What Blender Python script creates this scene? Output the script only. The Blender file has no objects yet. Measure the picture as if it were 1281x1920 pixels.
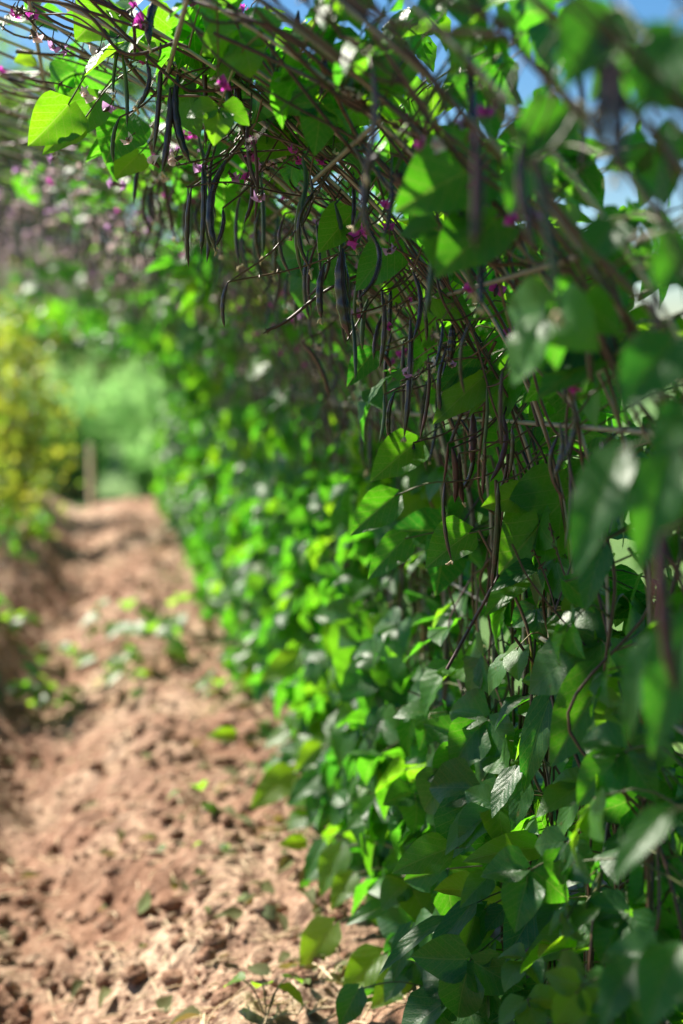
import bpy, math, random
import numpy as np
from mathutils import Vector, noise

R = math.radians
rng = np.random.default_rng(7)
random.seed(7)
sc = bpy.context.scene
COL = sc.collection

# ------------------------------------------------------------------ camera
CAMH = 1.30
YAW, PIT = R(9.34), R(5.57)
FPX = 2667.0
fw = np.array([math.sin(YAW)*math.cos(PIT), math.cos(YAW)*math.cos(PIT), -math.sin(PIT)])
rt = np.array([math.cos(YAW), -math.sin(YAW), 0.0])
up = np.cross(rt, fw)
CAM = np.array([0.0, 0.0, CAMH])

cd = bpy.data.cameras.new('camera')
cam = bpy.data.objects.new('camera', cd)
COL.objects.link(cam)
cam.location = CAM
cam.rotation_euler = (math.pi/2 - PIT, 0, -YAW)
cd.sensor_fit = 'VERTICAL'
cd.sensor_height = 36
cd.sensor_width = 24
cd.lens = 50
cd.clip_start = 0.05
cd.clip_end = 1000
cd.dof.use_dof = True
cd.dof.focus_distance = 2.02
cd.dof.aperture_fstop = 2.0
sc.camera = cam


def at(px, py, Y):
    """World point on the ray through photo pixel (1281 x 1920) at distance Y along the row."""
    d = fw + rt*((px-640.5)/FPX) - up*((py-960)/FPX)
    return CAM + d*(Y/d[1])


def proj(p):
    v = np.asarray(p) - CAM
    z = v @ fw
    return 640.5 + FPX*(v @ rt)/z, 960 - FPX*(v @ up)/z, z


# ------------------------------------------------------------------ helpers
def nrm(v):
    v = np.asarray(v, float)
    return v/np.maximum(np.linalg.norm(v, axis=-1, keepdims=True), 1e-9)


class MB:
    """Collects quad patches (verts, quads, uv, rnd, material index) for one mesh."""
    def __init__(self):
        self.v, self.q, self.uv, self.r, self.m, self.n = [], [], [], [], [], 0

    def add(self, v, q, uv=None, r=0.5, m=0):
        v = np.asarray(v, float).reshape(-1, 3)
        q = np.asarray(q, int).reshape(-1, 4)
        if uv is None:
            uv = np.zeros((len(v), 2))
        self.v.append(v); self.q.append(q+self.n); self.uv.append(np.asarray(uv).reshape(-1, 2))
        self.r.append(np.broadcast_to(np.asarray(r, float), (len(v),)))
        self.m.append(np.full(len(q), m))
        self.n += len(v)

    def empty(self):
        return self.n == 0

    def mesh(self, name, mats, origin=(0, 0, 0), smooth=True):
        me = bpy.data.meshes.new(name)
        v = np.concatenate(self.v) - np.asarray(origin)
        q = np.concatenate(self.q); uv = np.concatenate(self.uv)
        me.vertices.add(len(v)); me.vertices.foreach_set('co', v.astype(np.float32).ravel())
        me.loops.add(q.size); me.loops.foreach_set('vertex_index', q.astype(np.int32).ravel())
        me.polygons.add(len(q))
        me.polygons.foreach_set('loop_start', np.arange(0, q.size, 4, dtype=np.int32))
        me.polygons.foreach_set('material_index', np.concatenate(self.m).astype(np.int32))
        me.polygons.foreach_set('use_smooth', np.full(len(q), smooth))
        ul = me.uv_layers.new(name='UVMap')
        ul.data.foreach_set('uv', uv[q.ravel()].astype(np.float32).ravel())
        at_ = me.attributes.new('rnd', 'FLOAT', 'POINT')
        at_.data.foreach_set('value', np.concatenate(self.r).astype(np.float32))
        for m in (mats if isinstance(mats, (list, tuple)) else [mats]):
            me.materials.append(m)
        me.update(calc_edges=True)
        me.validate()
        return me


def link(name, me, parent=None, loc=(0, 0, 0)):
    o = bpy.data.objects.new(name, me)
    COL.objects.link(o)
    o.location = loc
    if parent is not None:
        o.parent = parent
    return o


def tag(o, label=None, cat=None, group=None, kind=None):
    if label: o['label'] = label
    if cat: o['category'] = cat
    if group: o['group'] = group
    if kind: o['kind'] = kind
    return o


def empty(name, loc):
    return link(name, None, loc=loc)


def tube(mb, pts, rad, ns=6, m=0, r=0.5):
    """Tube along a polyline with a radius per point."""
    p = np.asarray(pts, float)
    n = len(p)
    rad = np.broadcast_to(np.asarray(rad, float), (n,))
    t = nrm(np.gradient(p, axis=0))
    ref = np.array([0.13, 0.31, 0.94]) if abs(t[:, 2]).mean() < 0.8 else np.array([0.95, 0.27, 0.1])
    a = nrm(np.cross(t, ref)); b = np.cross(t, a)
    ang = np.arange(ns)/ns*2*math.pi
    ring = a[:, None]*np.cos(ang)[None, :, None] + b[:, None]*np.sin(ang)[None, :, None]
    v = p[:, None] + ring*rad[:, None, None]
    i = np.arange(n-1)[:, None]*ns; j = np.arange(ns)[None, :]; k = (j+1) % ns
    q = np.stack([i+j, i+k, i+ns+k, i+ns+j], -1).reshape(-1, 4)
    ln = np.concatenate([[0], np.cumsum(np.linalg.norm(np.diff(p, axis=0), axis=1))])
    uv = np.stack([np.broadcast_to(ang/6.283, (n, ns)), np.broadcast_to(ln[:, None], (n, ns))], -1)
    mb.add(v, q, uv, r, m)


def spline(ctrl, n):
    """Catmull-Rom through control points."""
    c = np.asarray(ctrl, float)
    c = np.vstack([2*c[0]-c[1], c, 2*c[-1]-c[-2]])
    k = len(c)-3
    out = []
    for u in np.linspace(0, k-1e-6, n):
        i = int(u); f = u-i
        p0, p1, p2, p3 = c[i:i+4]
        out.append(.5*((2*p1)+(-p0+p2)*f+(2*p0-5*p1+4*p2-p3)*f*f+(-p0+3*p1-3*p2+p3)*f**3))
    return np.array(out)


WT = np.array([0, .025, .07, .14, .25, .38, .52, .66, .79, .89, .96, 1])
WW = np.array([.05, .30, .42, .485, .5, .475, .41, .315, .21, .12, .05, .008])


def leaves(mb, base, axis, nor, L, W, fold=.25, curl=.5, nu=8, nv=4, r=None, m=0):
    """Vectorised bean leaflets: broad, pointed, folded along the midrib, drooping and a little wavy."""
    base = np.atleast_2d(np.asarray(base, float)); N = len(base)
    a = nrm(np.broadcast_to(axis, (N, 3)))
    n = np.broadcast_to(nor, (N, 3)); n = nrm(n - a*(n*a).sum(-1, keepdims=True))
    s_ = np.cross(n, a)
    L = np.broadcast_to(np.asarray(L, float), (N,))[:, None, None]
    W = np.broadcast_to(np.asarray(W, float), (N,))[:, None, None]
    fold = np.broadcast_to(np.asarray(fold, float), (N,))[:, None, None]
    curl = np.broadcast_to(np.asarray(curl, float), (N,))[:, None, None]
    if r is None:
        r = rng.random(N)
    r = np.broadcast_to(np.asarray(r, float), (N,))
    t = (np.linspace(0, 1, nu+1)**.85)[None, :, None]
    s = np.linspace(-1, 1, nv+1)[None, None, :]
    w = np.interp(t, WT, WW)
    lat = s*w                                               # in leaf widths
    ph = rng.random(N)[:, None, None]*6.28
    asym = 1 + (rng.random(N)[:, None, None]-.5)*.24*np.sign(s)
    tt = t - .13*np.abs(s)**2*np.exp(-t*9) + np.abs(s)*w*.05
    c = np.where(np.abs(curl) < .05, .05, curl)
    x = np.sin(c*tt)/c; z = -(1-np.cos(c*tt))/c
    foldz = np.abs(lat)*W*np.sin(fold) + .045*W*np.sin(t*9+ph+s*1.5)*np.abs(s)**1.5*(w*2)
    foldz = foldz + .02*W*np.sin(t*25+ph*2)*np.abs(s)**3*(w*2)
    y = lat*W*np.cos(fold)*asym
    y = y + .07*W*np.sin(ph)*t*t
    X = L*x - foldz*np.sin(c*tt)*-1*0
    Z = L*z + foldz
    V = base[:, None, None] + a[:, None, None]*X[..., None] + s_[:, None, None]*y[..., None] + n[:, None, None]*Z[..., None]
    one = (nu+1)*(nv+1)
    i = np.arange(nu)[:, None]*(nv+1); j = np.arange(nv)[None, :]
    q = np.stack([i+j, i+j+1, i+nv+1+j+1, i+nv+1+j], -1).reshape(-1, 4)
    Q = (q[None] + (np.arange(N)*one)[:, None, None]).reshape(-1, 4)
    uv = np.stack([np.broadcast_to(lat+.5, (N, nu+1, nv+1)), np.broadcast_to(t, (N, nu+1, nv+1))], -1)
    mb.add(V, Q, uv, np.repeat(r, one), m)


# ------------------------------------------------------------------ materials
def mat(name):
    m = bpy.data.materials.new(name); m.use_nodes = True
    nt = m.node_tree
    for n in list(nt.nodes): nt.nodes.remove(n)
    return m, nt


def N(nt, t, **kw):
    n = nt.nodes.new(t)
    for k, v in kw.items():
        if k.startswith('_'): setattr(n, k[1:], v)
        else: n.inputs[k.replace('__', ' ')].default_value = v
    return n


def MATH(nt, op, a, b=None, clamp=False):
    n = nt.nodes.new('ShaderNodeMath'); n.operation = op; n.use_clamp = clamp
    for k, v in ((0, a), (1, b)):
        if v is None: continue
        if isinstance(v, (int, float)): n.inputs[k].default_value = v
        else: nt.links.new(v, n.inputs[k])
    return n.outputs[0]


def MIX(nt, f, a, b, mode='MIX'):
    n = nt.nodes.new('ShaderNodeMix'); n.data_type = 'RGBA'; n.blend_type = mode
    for k, v in ((0, f), (6, a), (7, b)):
        if isinstance(v, (int, float)): n.inputs[k].default_value = v
        elif isinstance(v, tuple): n.inputs[k].default_value = (*v, 1)
        else: nt.links.new(v, n.inputs[k])
    return n.outputs[2]


def RAMP(nt, f, stops):
    n = nt.nodes.new('ShaderNodeValToRGB')
    e = n.color_ramp.elements
    while len(e) < len(stops): e.new(.5)
    for el, (p, c) in zip(e, stops):
        el.position = p; el.color = (*c, 1)
    nt.links.new(f, n.inputs[0])
    return n.outputs[0]


def leaf_mat(name, cols, trans, tmix=.46, rough=.19, back=(.03, .10, .02), veins=True, spec=.55):
    m, nt = mat(name); Lk = nt.links.new
    at_ = N(nt, 'ShaderNodeAttribute', _attribute_name='rnd')
    uv = N(nt, 'ShaderNodeUVMap'); sx = N(nt, 'ShaderNodeSeparateXYZ'); Lk(uv.outputs[0], sx.inputs[0])
    geo = N(nt, 'ShaderNodeNewGeometry')
    tc = N(nt, 'ShaderNodeTexCoord')
    nz = N(nt, 'ShaderNodeTexNoise', Scale=38.0, Detail=3.0); Lk(tc.outputs['Object'], nz.inputs['Vector'])
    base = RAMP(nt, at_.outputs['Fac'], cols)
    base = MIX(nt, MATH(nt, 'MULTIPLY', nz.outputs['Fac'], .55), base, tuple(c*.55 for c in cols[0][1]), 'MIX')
    out = N(nt, 'ShaderNodeOutputMaterial')
    pb = N(nt, 'ShaderNodeBsdfPrincipled', Roughness=rough)
    pb.inputs['Specular IOR Level'].default_value = spec
    tr = N(nt, 'ShaderNodeBsdfTranslucent')
    tcol = RAMP(nt, at_.outputs['Fac'], trans)
    if veins:
        ax = MATH(nt, 'ABSOLUTE', MATH(nt, 'SUBTRACT', sx.outputs[0], .5))
        mid = MATH(nt, 'SUBTRACT', 1.0, MATH(nt, 'MULTIPLY', ax, 55.0), True)
        vv = MATH(nt, 'MULTIPLY', MATH(nt, 'SUBTRACT', sx.outputs[1], MATH(nt, 'MULTIPLY', ax, .95)), 5.5)
        pp = MATH(nt, 'PINGPONG', vv, .5)
        latv = MATH(nt, 'SUBTRACT', 1.0, MATH(nt, 'MULTIPLY', pp, 17.0), True)
        sc_ = N(nt, 'ShaderNodeVectorMath', _operation='MULTIPLY'); Lk(uv.outputs[0], sc_.inputs[0]); sc_.inputs[1].default_value = (17, 21, 1)
        vo = N(nt, 'ShaderNodeTexVoronoi', _feature='DISTANCE_TO_EDGE', Scale=1.0); Lk(sc_.outputs[0], vo.inputs['Vector'])
        net = MATH(nt, 'SUBTRACT', 1.0, MATH(nt, 'MULTIPLY', vo.outputs['Distance'], 9.0), True)
        vein = MATH(nt, 'MAXIMUM', MATH(nt, 'MAXIMUM', mid, MATH(nt, 'MULTIPLY', latv, .8)), MATH(nt, 'MULTIPLY', net, .33))
        base = MIX(nt, MATH(nt, 'MULTIPLY', vein, .55), base, (.13, .22, .03))
        tcol = MIX(nt, MATH(nt, 'MULTIPLY', vein, .6), tcol, (.62, .75, .16))
        quilt = MATH(nt, 'ADD', MATH(nt, 'MULTIPLY', pp, .6), MATH(nt, 'MULTIPLY', vo.outputs['Distance'], .6))
        bp = N(nt, 'ShaderNodeBump', Strength=.42, Distance=.0022); Lk(quilt, bp.inputs['Height'])
        Lk(bp.outputs[0], pb.inputs['Normal'])
    base = MIX(nt, MATH(nt, 'MULTIPLY', geo.outputs['Backfacing'], .6), base, back)
    # small brown blemishes
    nb = N(nt, 'ShaderNodeTexNoise', Scale=90.0, Detail=1.0); Lk(tc.outputs['Object'], nb.inputs['Vector'])
    bl = MATH(nt, 'MULTIPLY', MATH(nt, 'SUBTRACT', nb.outputs['Fac'], .71), 9.0, True)
    base = MIX(nt, bl, base, (.11, .075, .02))
    Lk(base, pb.inputs['Base Color']); Lk(tcol, tr.inputs['Color'])
    rr = MATH(nt, 'ADD', MATH(nt, 'MULTIPLY', geo.outputs['Backfacing'], .25), rough); Lk(rr, pb.inputs['Roughness'])
    mx = N(nt, 'ShaderNodeMixShader'); mx.inputs[0].default_value = tmix
    Lk(pb.outputs[0], mx.inputs[1]); Lk(tr.outputs[0], mx.inputs[2]); Lk(mx.outputs[0], out.inputs[0])
    return m


def simple_mat(name, stops, scale=30., rough=.5, bump=.3, spec=.5, trans=None, detail=4., stretch=(1, 1, 1), metallic=0., bdist=.002, tmix=.45):
    m, nt = mat(name); Lk = nt.links.new
    tc = N(nt, 'ShaderNodeTexCoord')
    mp = N(nt, 'ShaderNodeMapping'); mp.inputs['Scale'].default_value = stretch
    Lk(tc.outputs['Object'], mp.inputs[0])
    nz = N(nt, 'ShaderNodeTexNoise', Scale=scale, Detail=detail); Lk(mp.outputs[0], nz.inputs['Vector'])
    at_ = N(nt, 'ShaderNodeAttribute', _attribute_name='rnd')
    f = MATH(nt, 'ADD', MATH(nt, 'MULTIPLY', nz.outputs['Fac'], .6), MATH(nt, 'MULTIPLY', at_.outputs['Fac'], .4))
    c = RAMP(nt, f, stops)
    pb = N(nt, 'ShaderNodeBsdfPrincipled', Roughness=rough, Metallic=metallic)
    pb.inputs['Specular IOR Level'].default_value = spec
    Lk(c, pb.inputs['Base Color'])
    if bump:
        bp = N(nt, 'ShaderNodeBump', Strength=bump, Distance=bdist); Lk(nz.outputs['Fac'], bp.inputs['Height']); Lk(bp.outputs[0], pb.inputs['Normal'])
    out = N(nt, 'ShaderNodeOutputMaterial')
    if trans:
        tr = N(nt, 'ShaderNodeBsdfTranslucent'); tr.inputs[0].default_value = (*trans, 1)
        mx = N(nt, 'ShaderNodeMixShader'); mx.inputs[0].default_value = tmix
        Lk(pb.outputs[0], mx.inputs[1]); Lk(tr.outputs[0], mx.inputs[2]); Lk(mx.outputs[0], out.inputs[0])
    else:
        Lk(pb.outputs[0], out.inputs[0])
    return m


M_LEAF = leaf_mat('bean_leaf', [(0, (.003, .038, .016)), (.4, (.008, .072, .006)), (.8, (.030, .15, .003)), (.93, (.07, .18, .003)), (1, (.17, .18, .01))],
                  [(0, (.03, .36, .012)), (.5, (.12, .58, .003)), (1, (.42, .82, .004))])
M_YELLOW = leaf_mat('yellowing_leaf', [(0, (.06, .20, .02)), (.5, (.15, .30, .03)), (1, (.32, .36, .05))],
                    [(0, (.25, .5, .03)), (.5, (.5, .6, .05)), (1, (.66, .62, .06))], veins=False)
M_TREE = leaf_mat('tree_leaf', [(0, (.03, .10, .03)), (.6, (.05, .14, .03)), (1, (.10, .19, .04))],
                  [(0, (.15, .4, .06)), (1, (.4, .6, .08))], veins=False, rough=.42)
M_FERN = leaf_mat('fern_frond', [(0, (.07, .21, .06)), (.5, (.16, .34, .11)), (1, (.27, .45, .17))],
                  [(0, (.30, .7, .17)), (1, (.55, .88, .31))], tmix=.58, veins=False, rough=.5)
M_STEM = simple_mat('purple_stem', [(.2, (.026, .012, .011)), (.5, (.075, .034, .026)), (.8, (.17, .11, .06))], 45, .45, .3)
M_PETI = simple_mat('green_petiole', [(.2, (.05, .08, .015)), (.8, (.14, .12, .04))], 40, .45, .2)
M_ROD = simple_mat('weathered_rod', [(.25, (.18, .145, .115)), (.5, (.34, .295, .245)), (.75, (.50, .46, .41))], 55, .42, .5, .6, bdist=.001)
M_BAR = simple_mat('galvanised_bar', [(.25, (.14, .12, .10)), (.75, (.30, .28, .25))], 55, .45, .4, .6, bdist=.001)
M_PODS = [simple_mat('dark_pod', [(.2, (.016, .007, .009)), (.7, (.055, .024, .028))], 28, .22, .25, .7),
          simple_mat('green_pod', [(.25, (.018, .032, .016)), (.7, (.05, .085, .03))], 25, .32, .2, .6),
          simple_mat('maroon_pod', [(.2, (.028, .008, .012)), (.7, (.085, .022, .028))], 26, .36, .25, .5)]
M_CREAM = simple_mat('dry_tip', [(.2, (.40, .30, .16)), (.8, (.62, .50, .30))], 60, .7, .3)
M_PETAL = [simple_mat('magenta_petal', [(.2, (.42, .025, .30)), (.8, (.66, .10, .52))], 40, .5, 0, .3, trans=(.75, .08, .6)),
           simple_mat('lilac_petal', [(.2, (.42, .16, .50)), (.8, (.68, .42, .66))], 40, .5, 0, .3, trans=(.7, .4, .75)),
           simple_mat('pale_petal', [(.2, (.78, .66, .62)), (.8, (.85, .80, .74))], 40, .5, 0, .3, trans=(.85, .6, .65))]
M_WOOD = simple_mat('stake_wood', [(.2, (.58, .52, .36)), (.8, (.74, .68, .50))], 9, .75, .4, .3, stretch=(8, 8, 1))
M_BARK = simple_mat('tree_bark', [(.2, (.07, .05, .035)), (.8, (.20, .15, .11))], 14, .85, .8, .2, stretch=(3, 3, 1), bdist=.02)
M_STRAW = simple_mat('dry_straw', [(.2, (.42, .29, .16)), (.8, (.74, .60, .40))], 50, .7, .2, .3)
M_EDGE = simple_mat('edging_board', [(.2, (.10, .10, .12)), (.8, (.26, .25, .27))], 12, .7, .3, .3)

# soil
M_SOIL, nt = mat('dry_soil'); Lk = nt.links.new
tc = N(nt, 'ShaderNodeTexCoord')
n1 = N(nt, 'ShaderNodeTexNoise', Scale=2.2, Detail=6.0); Lk(tc.outputs['Object'], n1.inputs['Vector'])
n2 = N(nt, 'ShaderNodeTexNoise', Scale=38.0, Detail=8.0, Roughness=.65); Lk(tc.outputs['Object'], n2.inputs['Vector'])
n3 = N(nt, 'ShaderNodeTexVoronoi', Scale=95.0); Lk(tc.outputs['Object'], n3.inputs['Vector'])
c1 = RAMP(nt, n1.outputs['Fac'], [(.3, (.35, .195, .125)), (.5, (.50, .33, .22)), (.7, (.64, .49, .335))])
c2 = MIX(nt, MATH(nt, 'MULTIPLY', MATH(nt, 'SUBTRACT', n2.outputs['Fac'], .38), 5.0, True), (.18, .10, .065), c1)
c3 = MIX(nt, MATH(nt, 'MULTIPLY', MATH(nt, 'SUBTRACT', n2.outputs['Fac'], .56), 4.0, True), c2, (.70, .56, .43))
at_ = N(nt, 'ShaderNodeAttribute', _attribute_name='rnd')
c4 = MIX(nt, MATH(nt, 'MULTIPLY', at_.outputs['Fac'], .75), c3, (.21, .095, .05))
pb = N(nt, 'ShaderNodeBsdfPrincipled', Roughness=.85); pb.inputs['Specular IOR Level'].default_value = .25
Lk(c4, pb.inputs['Base Color'])
hh = MATH(nt, 'ADD', n2.outputs['Fac'], MATH(nt, 'MULTIPLY', n3.outputs['Distance'], .25))
bp = N(nt, 'ShaderNodeBump', Strength=1.0, Distance=.02); Lk(hh, bp.inputs['Height']); Lk(bp.outputs[0], pb.inputs['Normal'])
o_ = N(nt, 'ShaderNodeOutputMaterial'); Lk(pb.outputs[0], o_.inputs[0])

# grass field
M_FIELD, nt = mat('field_grass'); Lk = nt.links.new
tc = N(nt, 'ShaderNodeTexCoord')
n1 = N(nt, 'ShaderNodeTexNoise', Scale=.6, Detail=6.0); Lk(tc.outputs['Object'], n1.inputs['Vector'])
n2 = N(nt, 'ShaderNodeTexNoise', Scale=60.0, Detail=4.0); Lk(tc.outputs['Object'], n2.inputs['Vector'])
c1 = RAMP(nt, n1.outputs['Fac'], [(.3, (.03, .10, .008)), (.6, (.08, .18, .012)), (.75, (.15, .22, .025))])
c2 = MIX(nt, MATH(nt, 'MULTIPLY', n2.outputs['Fac'], .5), c1, (.05, .10, .015))
pb = N(nt, 'ShaderNodeBsdfPrincipled', Roughness=.8); Lk(c2, pb.inputs['Base Color'])
bp = N(nt, 'ShaderNodeBump', Strength=.8, Distance=.03); Lk(n2.outputs['Fac'], bp.inputs['Height']); Lk(bp.outputs[0], pb.inputs['Normal'])
o_ = N(nt, 'ShaderNodeOutputMaterial'); Lk(pb.outputs[0], o_.inputs[0])

# ------------------------------------------------------------------ light
SUN_EL, SUN_AZ = R(47), R(-44)          # azimuth from +Y towards +X (negative: left, ahead)
sd = bpy.data.lights.new('sun', 'SUN'); sd.energy = 5.0; sd.angle = R(.55); sd.color = (1, .93, .82)
so = bpy.data.objects.new('sun', sd); COL.objects.link(so)
dirv = Vector((math.sin(SUN_AZ)*math.cos(SUN_EL), math.cos(SUN_AZ)*math.cos(SUN_EL), math.sin(SUN_EL)))
so.rotation_euler = dirv.to_track_quat('Z', 'Y').to_euler()
so.location = (-6, 4, 9)
w = bpy.data.worlds.new('World'); sc.world = w; w.use_nodes = True
wn = w.node_tree
bg = wn.nodes['Background']
sky = wn.nodes.new('ShaderNodeTexSky'); sky.sky_type = 'NISHITA'; sky.sun_disc = False
sky.sun_elevation = SUN_EL; sky.sun_rotation = SUN_AZ
sky.air_density = 1.0; sky.dust_density = .6; sky.ozone_density = 1.4
hs = wn.nodes.new('ShaderNodeHueSaturation'); hs.inputs['Saturation'].default_value = 1.45
wn.links.new(sky.outputs[0], hs.inputs['Color']); wn.links.new(hs.outputs[0], bg.inputs[0]); bg.inputs[1].default_value = .05
sc.view_settings.view_transform = 'Standard'; sc.view_settings.look = 'None'
sc.view_settings.exposure = 1.5; sc.view_settings.gamma = 1
sc.cycles.use_denoising = True
sc.cycles.max_bounces = 8; sc.cycles.transmission_bounces = 6; sc.cycles.diffuse_bounces = 3
sc.cycles.sample_clamp_indirect = 8

# ------------------------------------------------------------------ tunnel profile
ZS = CAMH-.30; XC = -.80; AX, AZ = 1.42, .95
_th = np.linspace(0, math.pi, 90)
PROF = np.vstack([np.stack([np.linspace(.66, .62, 24)[:-1], np.linspace(-.05, ZS, 24)[:-1]], -1),
                  np.stack([XC+AX*np.cos(_th), ZS+AZ*np.sin(_th)], -1),
                  np.stack([np.linspace(-2.22, -2.26, 24)[1:], np.linspace(ZS, -.05, 24)[1:]], -1)])
PL = np.concatenate([[0], np.cumsum(np.linalg.norm(np.diff(PROF, axis=0), axis=1))])
PT = nrm(np.gradient(PROF, axis=0))


def prof(s):
    """Point, tangent (x,z) on the arch at arclength s from the ground at the right."""
    s = np.asarray(s, float)
    p = np.stack([np.interp(s, PL, PROF[:, 0]), np.interp(s, PL, PROF[:, 1])], -1)
    t = nrm(np.stack([np.interp(s, PL, PT[:, 0]), np.interp(s, PL, PT[:, 1])], -1))
    return p, t


def s_of(X, Z):
    d = (PROF[:, 0]-X)**2 + (PROF[:, 1]-Z)**2
    return PL[np.argmin(d)]


# ------------------------------------------------------------------ ground
def fbm(x, y, sc_, oct_=4, off=0.):
    return noise.fractal(Vector((x*sc_+off, y*sc_-off, off*.7)), .9, 2.0, oct_)


def soil_h(x, y, fine=True):
    w_ = .05*math.sin(y*.9)+.03*math.sin(y*2.3+1)
    c = -.22+w_*.6
    d = x-c
    h = .19*(1-math.exp(-(max(d, 0)/.26)**2)) + .34*(1-math.exp(-(max(-d, 0)/.25)**2))
    h *= 1-.55*min(1, max(0, (y-9.5)/2.5))
    h += .035*fbm(x, y, 1.6, 3) + .030*fbm(x, y, 5.5, 3, 7.)
    # the row rises to a low lip where the path ends
    h += .05*math.exp(-((y-13.0)/.5)**2)
    if fine:
        n = noise.noise(Vector((x*17, y*15, 3.)))
        h += .008*abs(n)+.010*fbm(x, y, 30., 4, 3.)+.034*fbm(x+.3*y, y*.5, 7., 3, 13.)
        h += .03*max(0, fbm(x, y, 9., 2, 11.)-.08)
    return h


def grid(name, xs, ys, zf, m, rf=None, **tags):
    X, Y = np.meshgrid(xs, ys)
    Z = np.array([[zf(x, y) for x in xs] for y in ys])
    nx, ny = len(xs), len(ys)
    i = np.arange(ny-1)[:, None]*nx; j = np.arange(nx-1)[None]
    q = np.stack([i+j, i+j+1, i+nx+j+1, i+nx+j], -1)
    mb = MB()
    r = 0. if rf is None else np.array([[rf(x, y) for x in xs] for y in ys]).ravel()
    mb.add(np.stack([X, Y, Z], -1), q, np.stack([X, Y], -1), r)
    o = link(name, mb.mesh(name, m))
    return tag(o, **tags)


tag(grid('ground', np.array([-400, -60, -8, -3, 3, 8, 60, 400.]), np.array([-60, -10, 0, 8, 16, 30, 80, 500.]), lambda x, y: -.13, M_FIELD),
    'flat green grass field around the bean tunnel', kind='structure')
_ys = [-.5]
while _ys[-1] < 14.6:
    y = _ys[-1]
    _ys.append(y + (.05 if y < 2 else .0115 + .0032*max(0, y-2.6)))
_xs = np.concatenate([np.arange(-2.6, -1.0, .06), np.arange(-1.0, .72, .0135), np.arange(.72, 1.5, .05)])


def soil_edge(x, y):
    f = min(1, max(0, (14.2-y)/.5))*min(1, max(0, (1.45-x)/.35))
    return soil_h(x, y)*f - .16*(1-f)


tag(grid('dirt_path', _xs, np.array(_ys), soil_edge, M_SOIL,
         rf=lambda x, y: max(0, min(1, .5+1.3*fbm(x, y, 2.7, 3, 21.)))*.8), 'rough dry brown soil path with a trodden furrow', kind='structure')

# clods and straw
mb = MB()
_cube = np.array([[x, y, z] for x in (-1, 0, 1) for y in (-1, 0, 1) for z in (-1, 0, 1) if (x, y, z) != (0, 0, 0)], float)


def blob(mb, c, s, r, m=0):
    """A lumpy clod: a little UV sphere with knocked-in vertices."""
    nu, nv = 7, 5
    th = np.linspace(.02, math.pi-.02, nv)[:, None]; ph = (np.arange(nu)/nu*2*math.pi)[None]
    v = np.stack([np.sin(th)*np.cos(ph), np.sin(th)*np.sin(ph), np.cos(th)*np.ones_like(ph)], -1)
    v = v*(1+(rng.random((nv, nu, 1))-.5)*.55)*np.asarray(s)
    i = np.arange(nv-1)[:, None]*nu; j = np.arange(nu)[None]; k = (j+1) % nu
    q = np.stack([i+j, i+nu+j, i+nu+k, i+k], -1)
    mb.add(v.reshape(-1, 3)+np.asarray(c), q, None, r, m)


for _ in range(6500):
    y = 2.4 + rng.random()**1.6*9
    x = rng.uniform(-1.0, .62)
    sz = .003+.02*rng.random()**4
    blob(mb, (x, y, soil_h(x, y)+sz*.25), (sz*rng.uniform(.8, 1.6), sz*rng.uniform(.8, 1.6), sz*.8), rng.random())
tag(link('soil_clods', mb.mesh('soil_clods', M_SOIL)), 'small dry lumps of earth scattered over the path', kind='stuff')
mb = MB()
for _ in range(1600):
    y = 2.3 + rng.random()**1.5*7; x = rng.uniform(-.9, .55)
    a = rng.normal(.9, .8); l = rng.uniform(.02, .09)
    d = np.array([math.cos(a), math.sin(a), rng.normal(0, .12)])*l
    z = soil_h(x, y)+.012
    p = np.array([x, y, z])
    tube(mb, [p-d/2, p+np.array([0, 0, .004]), p+d/2], .0011+.001*rng.random(), 4, r=rng.random())
tag(link('straw_litter', mb.mesh('straw_litter', M_STRAW)), 'bits of dry straw lying on the soil', kind='stuff')

mb = MB()
M_DEAD = leaf_mat('dead_leaf', [(0, (.10, .06, .025)), (.6, (.26, .17, .07)), (1, (.22, .24, .05))], [(0, (.3, .2, .06)), (1, (.45, .4, .08))], tmix=.2, veins=False, rough=.6)
for _ in range(520):
    y = 2.4+rng.random()**1.5*8; x = min(.66, .44+rng.normal(0, .13)) if rng.random() < .8 else rng.uniform(-.7, .4)
    L = rng.uniform(.022, .06)
    leaves(mb, (x, y, soil_h(x, y)+.014), (rng.normal(), rng.normal(), rng.normal(0, .2)), (rng.normal(0, .35), rng.normal(0, .35), 1), L, L*.75, rng.uniform(.1, .9), rng.uniform(-.8, 1.4), 6, 4, r=rng.random())
tag(link('fallen_leaves', mb.mesh('fallen_leaves', M_DEAD)), 'dry fallen leaves littering the soil under the vines', kind='stuff')

# ------------------------------------------------------------------ trellis: welded rod arch
trellis = tag(empty('trellis', (.66, .5, 0)), 'long rusty welded rod arch carrying the bean vines over the path', 'trellis')
TO = np.array([.66, .5, 0])
ROD_Y = np.arange(.62, 13.3, .133)
ROD_Y = ROD_Y + rng.normal(0, .012, len(ROD_Y))


def rod_pt(y, s):
    p, _ = prof(s)
    j = int(abs(y*37)) % 97
    lean = .02*math.sin(j*1.7)
    return np.stack([p[..., 0]+.006*np.sin(s*5+j), np.full_like(p[..., 0], y)+lean*np.sin(s*1.3)+.006*np.sin(s*4+j*2), p[..., 1]+.005*np.sin(s*6+j*3)], -1)


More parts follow.
